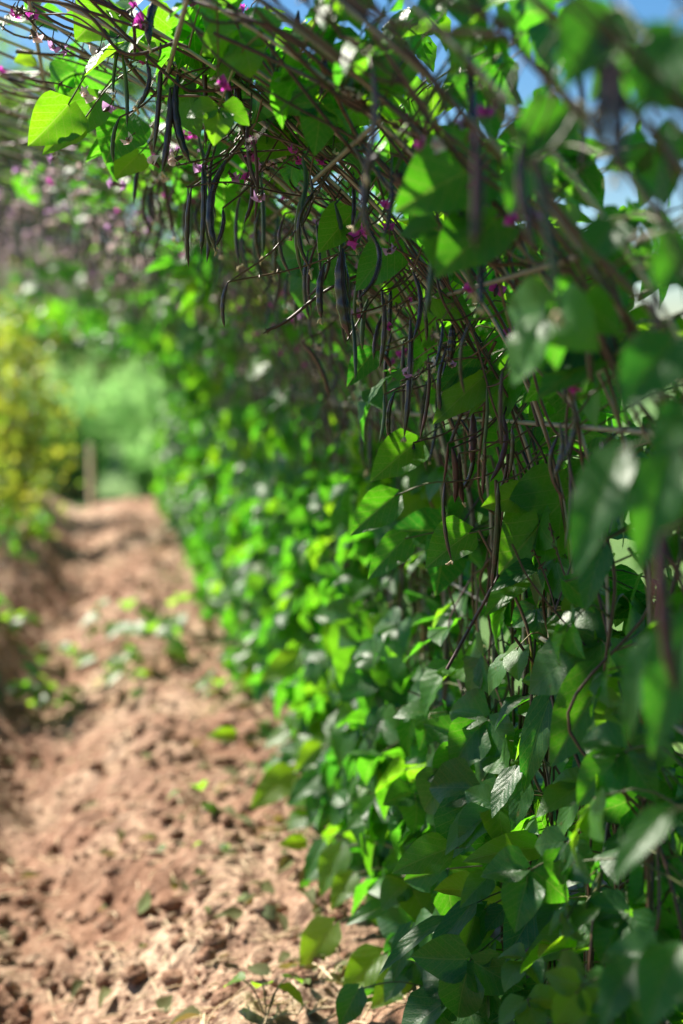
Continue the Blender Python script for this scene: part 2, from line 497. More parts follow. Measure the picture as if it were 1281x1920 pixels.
for y in ROD_Y[:99]:
    mb = MB()
    s = np.linspace(0, PL[-1], 90 if y < 5 else 44)
    tube(mb, rod_pt(y, s), (.0021 if y < 1.9 else .0027)*(1+.1*np.sin(s*31)) if y < 5 else .0034, 8 if y < 5 else 5, r=rng.random())
    link('arch_rod', mb.mesh('arch_rod', M_ROD, TO), trellis)
for X, Zr in ((.64, -.75), (.62, -.40), (.585, -.046), (.468, .135), (.325, .30), (.12, .43), (-.085, .53), (-.4, .62), (-2.1, .1), (-2.24, -.4)):
    s0 = s_of(X, CAMH+Zr); p, t = prof(s0)
    inn = np.array([-t[1], t[0]])*-1
    inn = inn if inn @ np.array([XC-p[0], ZS-p[1]]) > 0 else -inn
    p = p + inn*.0075
    mb = MB()
    yy = np.linspace(1.55 if X == .325 else .55, 13.35, 120)
    tube(mb, np.stack([p[0]+.008*np.sin(yy*1.3+X*9), yy, p[1]+.008*np.sin(yy*1.7+Zr*7)], -1), .0034, 8, r=rng.random())
    link('cross_bar', mb.mesh('cross_bar', M_BAR, TO), trellis)

# ------------------------------------------------------------------ bean vines
VY = np.concatenate([np.arange(.72, 4.0, .24), np.arange(4.05, 13.2, .27)])
VY = VY + rng.normal(0, .02, len(VY))
LABELS = ['bean vine nearest the camera, its big blurred leaves at the right edge',
          'bean vine with a long dark pod hanging blurred at the right edge',
          'bean vine with blurred olive leaves under the top right corner',
          'bean vine with a pale leaf catching a white patch of sun',
          'bean vine with a soft lilac pod hanging before the blue sky gap',
          'bean vine whose sharp leaves show veins beside the bare rods',
          'bean vine with maroon pods hanging in a pair below two bright leaves',
          'bean vine with sharp slim dark pods and magenta flowers at its shoulder',
          'bean vine with a fat dark pod hanging alone at mid height',
          'bean vine holding the sharp cluster of long dark pods at the upper left',
          'bean vine with a bright heart-shaped leaf at the top left',
          'bean vine just behind the sharp pod cluster, with thin flower stalks',
          'bean vine with lit yellow-green leaves low over the soil edge',
          'bean vine with white sun glints on its low leaves']
G_FAR = 'bean vines along the far trellis'


class Vine:
    def __init__(self, y, i):
        self.y = y; self.o = np.array([.66, y, 0.]); self.i = i
        self.near = i < 14
        self.e = empty('bean_vine', self.o)
        if i < len(LABELS):
            tag(self.e, LABELS[i], 'bean vine', 'bean vines near the camera')
        else:
            tag(self.e, 'out-of-focus leafy bean vine in the far stretch of the tunnel wall', 'bean vine', G_FAR)
        self.stem = MB(); self.fol = MB(); self.nleaf = 0; self.npod = 0; self.nfl = 0


vines = [Vine(y, i) for i, y in enumerate(VY)]


def nearest(y):
    return vines[int(np.argmin(np.abs(VY-y)))]


def keep_clear(p):
    """Nothing may dangle right before the lens or wander far into the open path."""
    if p[1] < .55: return False
    x, y, z = proj(p)
    if z < .9 and -150 < x < 1450 and -150 < y < 2070: return False
    if z < 1.4 and x < 960: return False
    if z < 1.15 and x < 1130 and y < 480: return False
    if z < 1.7 and x < 640: return False
    return True


def outward(s):
    p, t = prof(s)
    n = np.array([t[1], -t[0]])
    if n @ np.array([p[0]-XC, p[1]-ZS]) < 0: n = -n
    return p, n, t


def trifoliate(mb, p0, tip, nor, ax, L, near, r):
    """Petiole from p0 to tip and three leaflets there."""
    nu, nv = (12, 8) if near else ((6, 4) if p0[1] < 6.5 else (4, 2))
    n = nrm(nor)
    a = nrm(ax - n*(ax @ n)); s = np.cross(n, a)
    if p0[1] < 6:
        midp = (p0+tip)/2 + np.array([0, 0, .02])
        tube(mb, spline([p0, midp, tip], 6), [.0016, .0014, .0013, .0012, .0012, .0012], 5 if near else 3, m=1, r=rng.random())
        tube(mb, [tip, tip+a*L*.11, tip+a*L*.22], .0011, 5 if near else 3, m=1, r=rng.random())
    W = L*rng.uniform(.78, .98)
    B = np.array([tip+a*L*.22, tip+s*.006, tip-s*.006])
    A = np.array([a, a*.35+s+rng.normal(0, .12, 3), a*.35-s+rng.normal(0, .12, 3)])
    Nn = np.array([n+rng.normal(0, .12, 3), n+s*rng.normal(.0, .3)+rng.normal(0, .15, 3), n+s*rng.normal(.0, .3)+rng.normal(0, .15, 3)])
    leaves(mb, B, A, Nn, np.array([L, L*.92, L*.92]), np.array([W, W*.92, W*.92]),
           fold=rng.uniform(.05, .5, 3), curl=rng.uniform(.15, 1.1, 3), nu=nu, nv=nv, r=np.clip(r+rng.normal(0, .08, 3), 0, 1))


def scatter_leaves(v):
    y0 = v.y
    far = y0 > 4.2
    dens = 1.0 if y0 < 5 else .9
    jobs = []
    nA, nB, nC = (int((125 if y0 < 2.1 else 80)*dens), int((52 if y0 < 1.9 else 30)*dens), int((62 if y0 < 1.9 else (34 if y0 < 3.4 else 18))*dens))
    for zone, n in (('A', nA), ('B', nB), ('C', nC)):
        for _ in range(n):
            if zone == 'A':
                zr = rng.uniform(-1.22, -.16)
                s = s_of(.62, CAMH+zr)
                low = np.clip((-.2-zr)/.9, 0, 1)
                off = rng.uniform(-.05-.16*low, .10 if y0 > 2.1 else .17)
                if zr > -.55 and off < 0 and rng.random() < (.65 if y0 < 2.8 else .4): continue
            elif zone == 'B':
                s = rng.uniform(s_of(.62, CAMH-.16), s_of(.28, CAMH+.33))
                off = rng.uniform(.03, .22) if rng.random() < (.93 if not far else .88) else rng.uniform(-.12, .02)
            else:
                sa = s_of(.28, CAMH+.33)
                xend = -.12 if y0 < 3.2 else (-.22 if y0 < 8 else (-.4 if y0 < 10 else -.8))
                f = rng.random()**1.35
                s = sa + f*(s_of(xend, CAMH+.66)-sa)
                off = rng.uniform(.01, .14) if rng.random() < (.88 if y0 < 9 else .5) else rng.uniform(-.10-(.16 if y0 > 8 else 0), .01)
            p, nn, tt = outward(s)
            yy = y0+rng.normal(0, .12)
            pos = np.array([p[0]+nn[0]*off, yy, p[1]+nn[1]*off])
            if pos[2] < .05: pos[2] = rng.uniform(.06, .2)
            side = -1 if off < .02 else 1
            if zone == 'C' and side > 0:
                nor = np.array([rng.normal(-.25, .4), rng.normal(0, .4), 1.])
                ax = np.array([rng.normal(-.2, 1), rng.normal(0, 1), -.35])
            else:
                hor = nn[0]*side
                nor = np.array([hor*.62+rng.normal(0, .42), rng.normal(-.05, .6), rng.uniform(.0, 1.1)])
                ax = np.array([hor*.45+rng.normal(0, .3), rng.normal(0, .45), -1.0])
            L = rng.uniform(.052, .095) if zone != 'A' else rng.uniform(.05, .1)
            if y0 < 1.9: L *= .74
            if y0 > 5: L *= 1.12
            jobs.append((zone, s, pos, nor, ax, L))
    # unseen leaves added over the rods, left of the frame, to shade the wall
    if 1.7 < y0 < 3.5:
        for _ in range(27):
            s = rng.uniform(s_of(-.34, CAMH+.61), s_of(-.95, CAMH+.65))
            p, nn, tt = outward(s)
            pos = np.array([p[0]+nn[0]*.05, y0+rng.normal(0, .09), p[1]+rng.uniform(.01, .13)])
            jobs.append(('T', s, pos, np.array([rng.normal(-.2, .4), rng.normal(0, .4), 1.]), np.array([rng.normal(-.2, 1), rng.normal(0, 1), -.3]), rng.uniform(.06, .1)))
    for zone, s, pos, nor, ax, L in jobs:
        if not keep_clear(pos): continue
        x, yp, z = proj(pos)
        if v.y < 8 and zone == 'C' and (pos[0] < .12) and rng.random() < .8: continue
        # keep the bare shoulder that shows rods and pods open
        if v.near and zone == 'B' and (pos-np.array([prof(s)[0][0], 0, prof(s)[0][1]])) @ np.array([outward(s)[1][0], 0, outward(s)[1][1]]) < .025 and 420 < x < 980 and 430 < yp < 860 and rng.random() < .8: continue
        if z < 1.5 and x > 940 and rng.random() < .5: continue
        if v.y < 3.4 and zone == 'C' and pos[2] < outward(s)[0][1] and x < 700 and rng.random() < .7: continue
        p, _ = prof(s)
        p0 = rod_pt(v.y, np.array([s]))[0]
        if np.linalg.norm(pos-p0) > .26: p0 = pos + (p0-pos)*.26/np.linalg.norm(pos-p0)
        r = float(np.clip(rng.beta(1.7, 2.2), 0, 1))
        infr = -60 < x < 1340 and -60 < yp < 1980
        if v.near and infr and v.nleaf < 88 and (zone != 'B' or rng.random() < .6):
            mb = MB(); trifoliate(mb, p0, pos, nor, ax, L, True, r)
            link('leaf', mb.mesh('leaf', [M_LEAF, M_PETI], v.o), v.e); v.nleaf += 1
        else:
            trifoliate(v.fol, p0, pos, nor, ax, L, v.y < 4, r)


def twine(v):
    """Main stems spiralling round the rod, plus loose side shoots."""
    for k in range(6 if v.near else 2):
        yv = float(ROD_Y[np.argmin(np.abs(ROD_Y-v.y-(k % 3-1)*.12))])
        s = np.linspace(.02, rng.uniform(1.9, 2.3) if k < 2 else rng.uniform(.8, 1.35), 110 if v.near else 40)
        c = rod_pt(yv, s); ph = rng.random()*6.28; pitch = rng.uniform(14, 26)
        rad = .007+.004*np.sin(s*7+ph)
        c = c + np.stack([np.cos(s*pitch+ph)*rad*.8, np.sin(s*pitch+ph)*rad, np.cos(s*pitch+ph)*rad*.6], -1)
        tube(v.stem, c, np.linspace(.0033, .0015, len(s))*(1 if v.near else 1.15), 6 if v.near else 4, r=rng.random())
    for k in range(18 if v.near else 3):
        s = rng.uniform(.3, 2.2)
        p0 = rod_pt(v.y, np.array([s]))[0]
        q = [p0]
        d = np.array([rng.normal(0, .04), rng.normal(0, .09), .10])
        for _ in range(4):
            s += rng.uniform(.07, .16)
            pp, nn, tt = outward(s)
            q.append(np.array([pp[0]+nn[0]*rng.normal(.0, .03), q[-1][1]+rng.normal(0, .05), pp[1]+nn[1]*rng.normal(.0, .03)]))
        tube(v.stem, spline(q, 26), .0016+.0012*rng.random(), 5, r=rng.random())


def pod_curve(top, bot, bow):
    top = np.asarray(top, float); bot = np.asarray(bot, float)
    d = bot-top; L = np.linalg.norm(d)
    sd_ = nrm(np.cross(d, [.2, 1, .1]))
    return spline([top, top+d*.33+sd_*bow*L*.9, top+d*.7+sd_*bow*L*.8, bot], 22)


def add_pod(v, top, bot, width, kind, bow=.04, anchor=None, tip=None, lumpy=.09):
    """One hanging bean pod with its stalk and dry tip."""
    c = pod_curve(top, bot, bow)
    t = np.linspace(0, 1, len(c))
    w = np.interp(t, [0, .05, .12, .3, .6, .85, .94, 1], [.30, .42, .72, .95, 1.0, .78, .35, .10])
    w = w*(1+lumpy*np.sin(t*34+rng.random()*6))
    mb = MB()
    tube(mb, c, w*width/2, 9 if v.near else 6, m=0, r=rng.random())
    a = np.asarray(anchor if anchor is not None else c[0]+np.array([0, 0, .015]))
    L = np.linalg.norm(a-c[0])
    st = spline([a, (a+c[0])/2+np.array([0, 0, -.12*L]), c[0]], 8) if L > .05 else np.array([a, (a+c[0])/2, c[0]+(c[1]-c[0])*.3])
    tube(mb, st, .0014, 5, m=1, r=rng.random())
    o = link('bean_pod', mb.mesh('bean_pod', [M_PODS[kind], M_STEM, M_CREAM], v.o), v.e)
    if tip if tip is not None else rng.random() < .35:
        tb = MB(); e = c[-1]
        for k in range(3):
            q = e+rng.normal(0, .0025, 3)
            tube(tb, [e, q+np.array([0, 0, -.003]), q+rng.normal(0, .002, 3)+np.array([0, 0, -.006])], [.0018, .0022, .0006], 5, r=rng.random())
        link('dry_tip', tb.mesh('dry_tip', M_CREAM, v.o), o)
    v.npod += 1
    return o


def petal(mb, c, a, n, L, W, m=0):
    leaves(mb, c, a, n, L, W, fold=-.5, curl=-.9, nu=5, nv=4, r=rng.random(), m=m)


def flower_mesh(kind):
    mb = MB()
    x, y, z = np.eye(3)
    for s in (-1, 1):
        petal(mb, np.zeros(3), y*.5+x*s+z*.5, y*-.4+z, .011, .012)
        petal(mb, np.zeros(3), y*1.0+x*s*.45-z*.1, x*s+z*.2, .011, .009)
    petal(mb, np.zeros(3), y-z*.5, z, .008, .006)
    tube(mb, [(0, -.007, .001), (0, -.003, .001), (0, .001, 0)], [.0012, .0022, .0026], 6, m=1)
    return mb.mesh('flower', [M_PETAL[kind], M_STEM])


FLOWER = [flower_mesh(k) for k in (0, 0, 1, 2)]


def add_flower(v, p, size=1., k=None):
    o = link('flower', FLOWER[int(rng.integers(0, 4)) if k is None else k], v.e, np.asarray(p)-v.o)
    o.rotation_euler = (rng.normal(0, .7), rng.normal(0, .6), rng.uniform(0, 6.28))
    o.scale = (size*rng.uniform(.8, 1.25),)*3
    v.nfl += 1


def raceme(v, s, k=None):
    """A thin flower stalk with buds leaving the rod into the tunnel."""
    p0 = rod_pt(v.y, np.array([s]))[0]
    pp, nn, tt = outward(s)
    d = np.array([-nn[0]*.6+rng.normal(-.15, .35), rng.normal(-.15, .6), rng.normal(.0, .35)])
    d = nrm(d)*rng.uniform(.05, .16)
    c = spline([p0, p0+d*.5+np.array([0, 0, .012]), p0+d], 10)
    tube(v.stem, c, np.linspace(.0014, .0008, 10), 5, r=rng.random())
    for f in np.linspace(.55, 1, int(rng.integers(2, 5))):
        q = c[min(9, int(f*9))]+rng.normal(0, .005, 3)
        if keep_clear(q): add_flower(v, q, 1.0 if v.near else 1.35, k)
    for _ in range(4):
        q = c[-1-int(rng.integers(0, 4))]+rng.normal(0, .003, 3)
        tube(v.stem, [q, q+rng.normal(0, .003, 3), q+rng.normal(0, .004, 3)], [.0008, .0017, .0006], 5, r=.9)
    return c


# ---- hero pieces read off the photograph (pixel, distance), each hung on the nearest vine
def wv(px, py, Y): return at(px, py, Y)


HERO_PODS = [  # top px, bottom px, width px, kind, bow, Y
    ((305, -20), (280, 86), 16, 0, -.10, 1.95), ((245, 15), (251, 112), 7, 2, .05, 2.0), ((232, 60), (212, 178), 7, 1, -.05, 2.1),
    ((229, 100), (238, 238), 8, 1, .03, 2.1), ((224, 220), (213, 304), 8, 1, -.08, 2.05), ((301, 80), (288, 285), 10, 0, .02, 2.05),
    ((319, 165), (304, 322), 13, 0, .03, 2.0), ((333, 140), (357, 306), 16, 0, -.09, 2.0), ((344, 20), (330, 170), 11, 0, .03, 2.1), ((382, 100), (386, 280), 9, 2, .01, 2.05),
    ((416, 60), (428, 255), 12, 1, .03, 2.0), ((448, 108), (459, 256), 15, 0, -.05, 2.0), ((359, 352), (354, 500), 9, 0, -.04, 2.03), ((352, 350), (348, 490), 6, 1, .03, 2.06),
    ((380, 308), (377, 478), 10, 0, .02, 2.02), ((386, 318), (394, 470), 9, 1, -.03, 2.03), ((392, 330), (388, 492), 9, 0, .03, 2.05), ((424, 300), (405, 472), 15, 0, -.12, 2.0), ((418, 390), (402, 465), 8, 0, .1, 2.04),
    ((427, 530), (421, 613), 8, 0, -.08, 2.02), ((608, 495), (603, 598), 14, 0, -.06, 2.0), ((642, 466), (655, 632), 25, 0, -.05, 1.98), ((640, 470), (648, 630), 12, 0, .05, 2.03),
    ((660, 590), (667, 712), 8, 1, .02, 2.02), ((661, 335), (659, 440), 9, 0, .04, 2.03), ((683, 325), (668, 470), 7, 1, .05, 2.05), ((567, 640), (618, 745), 10, 0, .08, 2.5),
    ((690, 560), (680, 655), 10, 1, -.05, 2.1), ((716, 545), (712, 690), 11, 0, .05, 2.05), ((733, 540), (730, 630), 9, 0, .0, 2.1), ((712, 660), (733, 690), 9, 2, .1, 2.1),
    ((578, 470), (580, 600), 9, 0, -.06, 2.3), ((548, 480), (552, 620), 9, 0, .04, 2.5), ((480, 420), (486, 520), 10, 0, .04, 2.6), ((520, 400), (510, 510), 9, 1, .03, 2.5),
    ((840, 830), (832, 905), 6, 2, .02, 1.95), ((834, 905), (847, 1052), 8, 0, -.05, 1.95), ((848, 840), (853, 942), 14, 2, .05, 1.95), ((861, 850), (869, 944), 13, 2, -.03, 1.96), ((887, 775), (884, 868), 16, 2, .02, 1.98),
    ((934, 905), (922, 1105), 13, 0, .02, 1.85), ((770, 600), (758, 820), 13, 0, .02, 2.1), ((757, 640), (762, 825), 10, 0, -.02, 2.15), ((790, 560), (800, 640), 8, 0, .05, 2.0), ((775, 830), (770, 880), 9, 0, .05, 2.1),
    ((848, 610), (842, 680), 17, 0, .03, 1.95), ((818, 600), (822, 672), 8, 1, .05, 1.95), ((830, 600), (815, 690), 7, 0, .05, 1.9), ((720, 740), (712, 830), 8, 1, .05, 2.1), ((740, 735), (732, 830), 10, 0, -.08, 2.1),
    ((808, 420), (797, 600), 13, 1, .04, 1.6), ((893, 235), (890, 470), 24, 2, .02, 1.15), ((1152, 110), (1156, 335), 34, 0, .02, .98), ((1130, 60), (1120, 290), 30, 0, .03, 1.0), ((870, 60), (885, 300), 16, 0, .03, 1.5), ((1085, 120), (1090, 330), 15, 0, .03, 1.3),
    ((1240, 1000), (1268, 1300), 30, 2, -.03, 1.05), ((740, 325), (765, 360), 22, 2, .1, 1.6), ((605, 40), (600, 190), 12, 0, .04, 1.75), ((560, 20), (545, 130), 10, 0, .04, 1.8), ((500, 10), (512, 150), 10, 1, .04, 1.8),
    ((1000, 520), (1010, 640), 14, 0, .03, 1.6), ((1050, 640), (1058, 760), 14, 0, .05, 1.5), ((1100, 620), (1108, 720), 14, 0, .02, 1.4), ((910, 830), (905, 930), 9, 0, .0, 1.9), ((960, 800), (955, 890), 9, 0, .04, 1.85),
]
for (t_, b_, w_, k_, bow_, Y_) in HERO_PODS:
    v = nearest(Y_); top = wv(*t_, Y_); bot = wv(*b_, Y_+rng.normal(0, .01))
    s0 = s_of(top[0]+.03, top[2]+.03)
    anc = rod_pt(Y_, np.array([s0]))[0]
    if np.linalg.norm(anc-top) > .22: anc = top + nrm(anc-top)*.22
    add_pod(v, top, bot, w_*Y_/FPX, k_, bow_, anchor=anc)

STALKS = [([(430, 528), (560, 502), (700, 455), (855, 438)], 2.02), ([(332, 310), (440, 288), (552, 280)], 2.0), ([(352, 350), (430, 342), (530, 362), (625, 376)], 2.0),
          ([(838, 1255), (885, 1170), (918, 1110), (936, 1060), (930, 900)], 1.88), ([(845, 830), (872, 760), (905, 690), (930, 640)], 1.95),
          ([(20, 12), (80, 26), (140, 30), (210, 78), (270, 100)], 2.1), ([(40, 20), (90, 70), (160, 110), (230, 95)], 2.1), ([(60, 150), (120, 160), (190, 190), (240, 205)], 2.3),
          ([(500, 620), (540, 600), (620, 540), (760, 480)], 2.1), ([(650, 640), (700, 560), (760, 500)], 2.05),
          ([(700, 60), (800, 220), (870, 310), (960, 420), (1010, 470)], 1.5), ([(860, 90), (960, 240), (1060, 420), (1200, 560), (1260, 640)], 1.2), ([(640, 220), (740, 330), (840, 440), (960, 640), (1010, 800)], 1.85),
          ([(560, 210), (700, 380), (800, 520), (880, 660), (930, 780)], 2.0), ([(400, 160), (560, 300), (680, 440), (760, 560), (800, 660)], 2.15), ([(980, 380), (1080, 520), (1140, 660), (1180, 800)], 1.4),
          ([(640, 300), (720, 230), (800, 150)], 1.9), ([(585, 380), (640, 290), (690, 255)], 1.95), ([(1170, 1290), (1010, 1110), (960, 1020)], 1.75), ([(1090, 940), (1075, 1040), (1040, 1150)], 1.75),
          ([(1030, 980), (1060, 1080), (1110, 1180)], 1.8), ([(1000, 1030), (1030, 1100), (1050, 1180)], 1.82)]
for pts, Y_ in STALKS:
    v = nearest(Y_)
    c = spline([wv(x, y, Y_+rng.normal(0, .012)) for x, y in pts], 36)
    thick = pts[0][0] > 390 and len(pts) >= 4
    tube(v.stem, c, .0024 if (thick and pts[0] != (430, 528)) else .0013, 6, r=rng.random())
    for _ in range(5):
        q = c[int(rng.integers(0, 12))]
        tube(v.stem, [q, q+rng.normal(0, .003, 3), q+rng.normal(0, .004, 3)], [.0008, .0016, .0006], 5, r=.9)

HERO_FL = [(470, 268, 0), (468, 292, 0), (436, 332, 2), (462, 335, 0), (658, 448, 0), (688, 435, 0), (757, 226, 0), (790, 320, 2), (930, 545, 0), (955, 628, 0), (1075, 722, 0), (1130, 690, 3), (1142, 845, 2),
           (376, 318, 2), (30, 25, 0), (60, 32, 0), (65, 68, 3), (100, 88, 2), (120, 92, 2), (185, 97, 3), (135, 15, 3), (265, 40, 0), (465, 30, 0), (450, 20, 0), (355, 5, 0), (482, 45, 2), (202, 205, 2), (98, 298, 2),
           (212, 345, 2), (228, 348, 2), (305, 335, 3), (290, 340, 3), (598, 650, 3), (870, 235, 2), (240, 262, 3), (288, 305, 3), (160, 180, 3), (330, 300, 3)]
for x, y, k in HERO_FL:
    Y_ = 2.02+rng.normal(0, .05) if x > 260 else 2.15
    if x in (212, 228, 305, 290, 98, 598): Y_ = 2.6
    if x in (1075, 1130, 1142, 870): Y_ = 1.5
    if x in (930, 955, 790, 757, 688, 658): Y_ = 1.88
    v = nearest(Y_); p = wv(x, y, Y_)
    add_flower(v, p, 1.35, k)
    q = wv(x+rng.normal(10, 8), y-rng.uniform(10, 40), Y_)
    tube(v.stem, [q, (p+q)/2+rng.normal(0, .002, 3), p], .0009, 5, r=rng.random())

# base px, tip px, width px, distance, roll (0: face to the camera), leaf colour by how lit or shaded it looks (0 dark .. 1 yellow-green), bend
HERO_LEAVES = [
    ((128, 196), (62, 275), 92, 2.15, .1, .75, .3), ((150, 235), (80, 285), 40, 2.15, .7, .7, .3), ((185, 180), (150, 260), 80, 2.2, .5, .6, .4), ((240, 220), (195, 300), 90, 2.25, .4, .3, .4),
    ((260, 290), (215, 330), 60, 2.3, .3, .8, .3), ((200, 20), (140, 70), 90, 2.2, .3, .7, .3), ((330, 60), (230, 90), 110, 2.1, .2, .65, .3), ((60, 105), (20, 120), 40, 2.6, .4, .9, .3),
    ((905, 708), (818, 793), 66, 1.95, .35, .8, .4), ((968, 668), (932, 802), 74, 1.95, .3, .6, .35), ((966, 668), (884, 778), 40, 1.95, 1.2, .9, .3), ((898, 665), (822, 730), 50, 1.97, .5, .1, .5),
    ((1080, 915), (935, 1062), 158, 1.88, .2, .62, .25), ((985, 930), (905, 945), 60, 1.9, .5, .7, .3), ((1005, 800), (940, 850), 70, 2.0, .4, .1, .3),
    ((1262, 640), (1150, 800), 165, 1.10, .35, .05, .5), ((1290, 770), (1205, 880), 120, 1.05, .3, .0, .6), ((1150, 650), (1015, 745), 90, 1.5, .8, .1, .4), ((1120, 640), (1020, 700), 70, 1.5, .6, .05, .4),
    ((1160, 850), (1062, 1135), 125, 1.2, .45, .45, .5), ((1255, 860), (1190, 1120), 135, 1.12, .3, .5, .4), ((1000, 1058), (925, 1108), 36, 1.85, .5, .0, .3), ((985, 1080), (910, 1150), 50, 1.86, .5, .5, .3),
    ((1130, 1030), (1095, 1140), 60, 1.6, .6, .05, .4), ((1060, 1090), (1115, 1145), 50, 1.7, .6, .05, .3), ((1228, 1205), (1155, 1440), 80, 1.2, .7, .15, .9), ((1290, 1170), (1215, 1475), 150, 1.15, .3, .35, .4),
    ((1030, 1312), (983, 1482), 60, 1.88, .6, .05, .6), ((1138, 1262), (1040, 1432), 120, 1.7, .2, .55, .3), ((1145, 1350), (1070, 1505), 60, 1.78, .8, .0, .4), ((1115, 1212), (1018, 1292), 70, 1.8, .3, .02, .7),
    ((985, 1470), (960, 1560), 42, 1.9, .6, .05, .4), ((965, 1445), (925, 1530), 40, 1.9, .9, .1, .3), ((1007, 1590), (872, 1612), 58, 1.85, .4, .8, .8), ((838, 1592), (738, 1632), 70, 2.0, .3, .6, .4), ((895, 1515), (838, 1600), 44, 1.95, .9, .85, .3),
    ((1148, 1582), (1008, 1684), 78, 1.75, .45, .7, .5), ((1248, 1525), (1120, 1680), 80, 1.2, .5, .7, .5), ((1078, 1500), (1040, 1590), 30, 1.8, 1.1, .8, .3), ((1175, 1470), (1125, 1555), 66, 1.7, .5, .0, .3),
    ((1128, 1718), (982, 1808), 84, 1.75, .35, .8, .5), ((1012, 1692), (952, 1800), 88, 1.82, .3, .02, .5), ((882, 1698), (798, 1812), 44, 1.9, .8, .1, .4), ((828, 1728), (714, 1824), 30, 1.95, 1.0, .15, .5),
    ((915, 1645), (864, 1698), 52, 1.9, .3, .7, .4), ((908, 1706), (832, 1824), 66, 1.93, .35, .4, .3), ((945, 1705), (912, 1745), 40, 1.9, .7, .05, .3), ((1190, 1808), (1108, 1950), 112, 1.3, .5, .1, .9), ((1268, 1785), (1195, 1960), 150, 1.2, .35, .4, .4),
    ((715, 1790), (648, 1865), 68, 2.35, .3, .95, .4), ((760, 1830), (700, 1890), 60, 2.3, .3, .9, .4), ((672, 1855), (640, 1925), 56, 2.2, .5, .4, .5), ((770, 1740), (740, 1840), 40, 2.15, .8, .1, .3), ((930, 1820), (830, 1890), 90, 2.0, .3, .5, .3), ((1015, 1860), (920, 1915), 60, 1.9, .6, .05, .4),
    ((548, 1450), (448, 1528), 76, 3.2, .4, .85, .5), ((592, 1458), (524, 1524), 44, 3.1, .6, .3, .3), ((440, 1375), (374, 1385), 34, 3.6, .4, .95, .5), ((572, 1578), (512, 1588), 36, 2.9, .4, .95, .4), ((605, 1580), (566, 1672), 38, 2.8, .8, .2, .4), ((640, 1590), (590, 1700), 70, 2.75, .5, .75, .4),
    ((625, 1735), (552, 1846), 86, 2.55, .35, .85, .4), ((660, 1640), (610, 1720), 60, 2.7, .4, .8, .4), ((600, 1400), (540, 1460), 60, 3.2, .4, .8, .3), ((720, 1700), (630, 1740), 40, 2.4, .8, .1, .4), ((560, 1230), (470, 1290), 60, 3.6, .4, .8, .3), ((700, 1500), (640, 1570), 60, 2.6, .5, .5, .3),
    ((905, 310), (740, 385), 150, 1.5, .4, .45, .4), ((930, 410), (830, 520), 120, 1.5, .4, .45, .3), ((1140, 20), (1030, 190), 180, 1.02, .4, .4, .4), ((1270, 60), (1170, 240), 160, .98, .4, .35, .4), ((1060, 210), (950, 320), 140, 1.2, .4, .5, .4), ((1000, 300), (940, 420), 110, 1.3, .5, .6, .3),
    ((1300, 460), (1215, 560), 150, .98, .4, .5, .4), ((1150, 420), (1090, 520), 110, 1.25, .5, .1, .4), ((740, 455), (670, 540), 76, 1.98, .4, .5, .3), ((660, 400), (600, 470), 70, 2.05, .4, .55, .3), ((760, 110), (700, 200), 80, 1.7, .4, .7, .4), ((560, 240), (480, 300), 80, 2.1, .4, .6, .4), ((520, 130), (600, 200), 90, 1.95, .4, .75, .4), ((640, 190), (560, 270), 100, 2.0, .3, .6, .3), ((450, 40), (380, 110), 90, 2.05, .4, .6, .3), ((880, 60), (850, 140), 50, 1.5, .3, .9, .3), ((960, 30), (925, 50), 40, 1.4, .3, .95, .2),
    ((820, 560), (880, 600), 60, 1.95, .5, .6, .3), ((700, 660), (650, 720), 50, 2.15, .3, .05, .3), ((780, 830), (700, 900), 80, 2.1, .4, .6, .3), ((740, 930), (660, 1000), 70, 2.2, .4, .5, .3), ((880, 1000), (800, 1060), 80, 2.0, .4, .55, .3), ((760, 1010), (690, 1080), 60, 2.2, .4, .45, .3),
]
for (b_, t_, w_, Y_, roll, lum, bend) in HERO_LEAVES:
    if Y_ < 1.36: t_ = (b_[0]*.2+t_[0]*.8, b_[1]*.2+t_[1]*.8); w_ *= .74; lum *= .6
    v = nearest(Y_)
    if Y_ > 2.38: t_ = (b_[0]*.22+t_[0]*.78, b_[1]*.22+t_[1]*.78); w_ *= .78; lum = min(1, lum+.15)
    B = wv(*b_, Y_); T = wv(*t_, Y_-rng.uniform(-.005, .03))
    ax = T-B; L = np.linalg.norm(ax)
    view = nrm(CAM-B)
    a = nrm(ax); n0 = nrm(view-a*(view @ a)); s0 = np.cross(n0, a)
    sgn = 1 if s0[2]*1 > 0 else -1
    n = n0*math.cos(roll*.8)+s0*sgn*math.sin(roll*.8)
    mb = MB()
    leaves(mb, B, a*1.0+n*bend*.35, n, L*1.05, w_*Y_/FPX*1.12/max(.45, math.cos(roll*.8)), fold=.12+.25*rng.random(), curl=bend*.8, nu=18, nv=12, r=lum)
    sp = rod_pt(v.y, np.array([s_of(B[0]+.04, B[2])]))[0]
    if np.linalg.norm(sp-B) > .12: sp = B+nrm(sp-B)*.12
    tube(mb, spline([sp, (sp+B)/2+np.array([0, 0, .012]), B], 8), .0013, 6, m=1, r=rng.random())
    link('leaf', mb.mesh('leaf', [M_LEAF, M_PETI], v.o), v.e); v.nleaf += 1

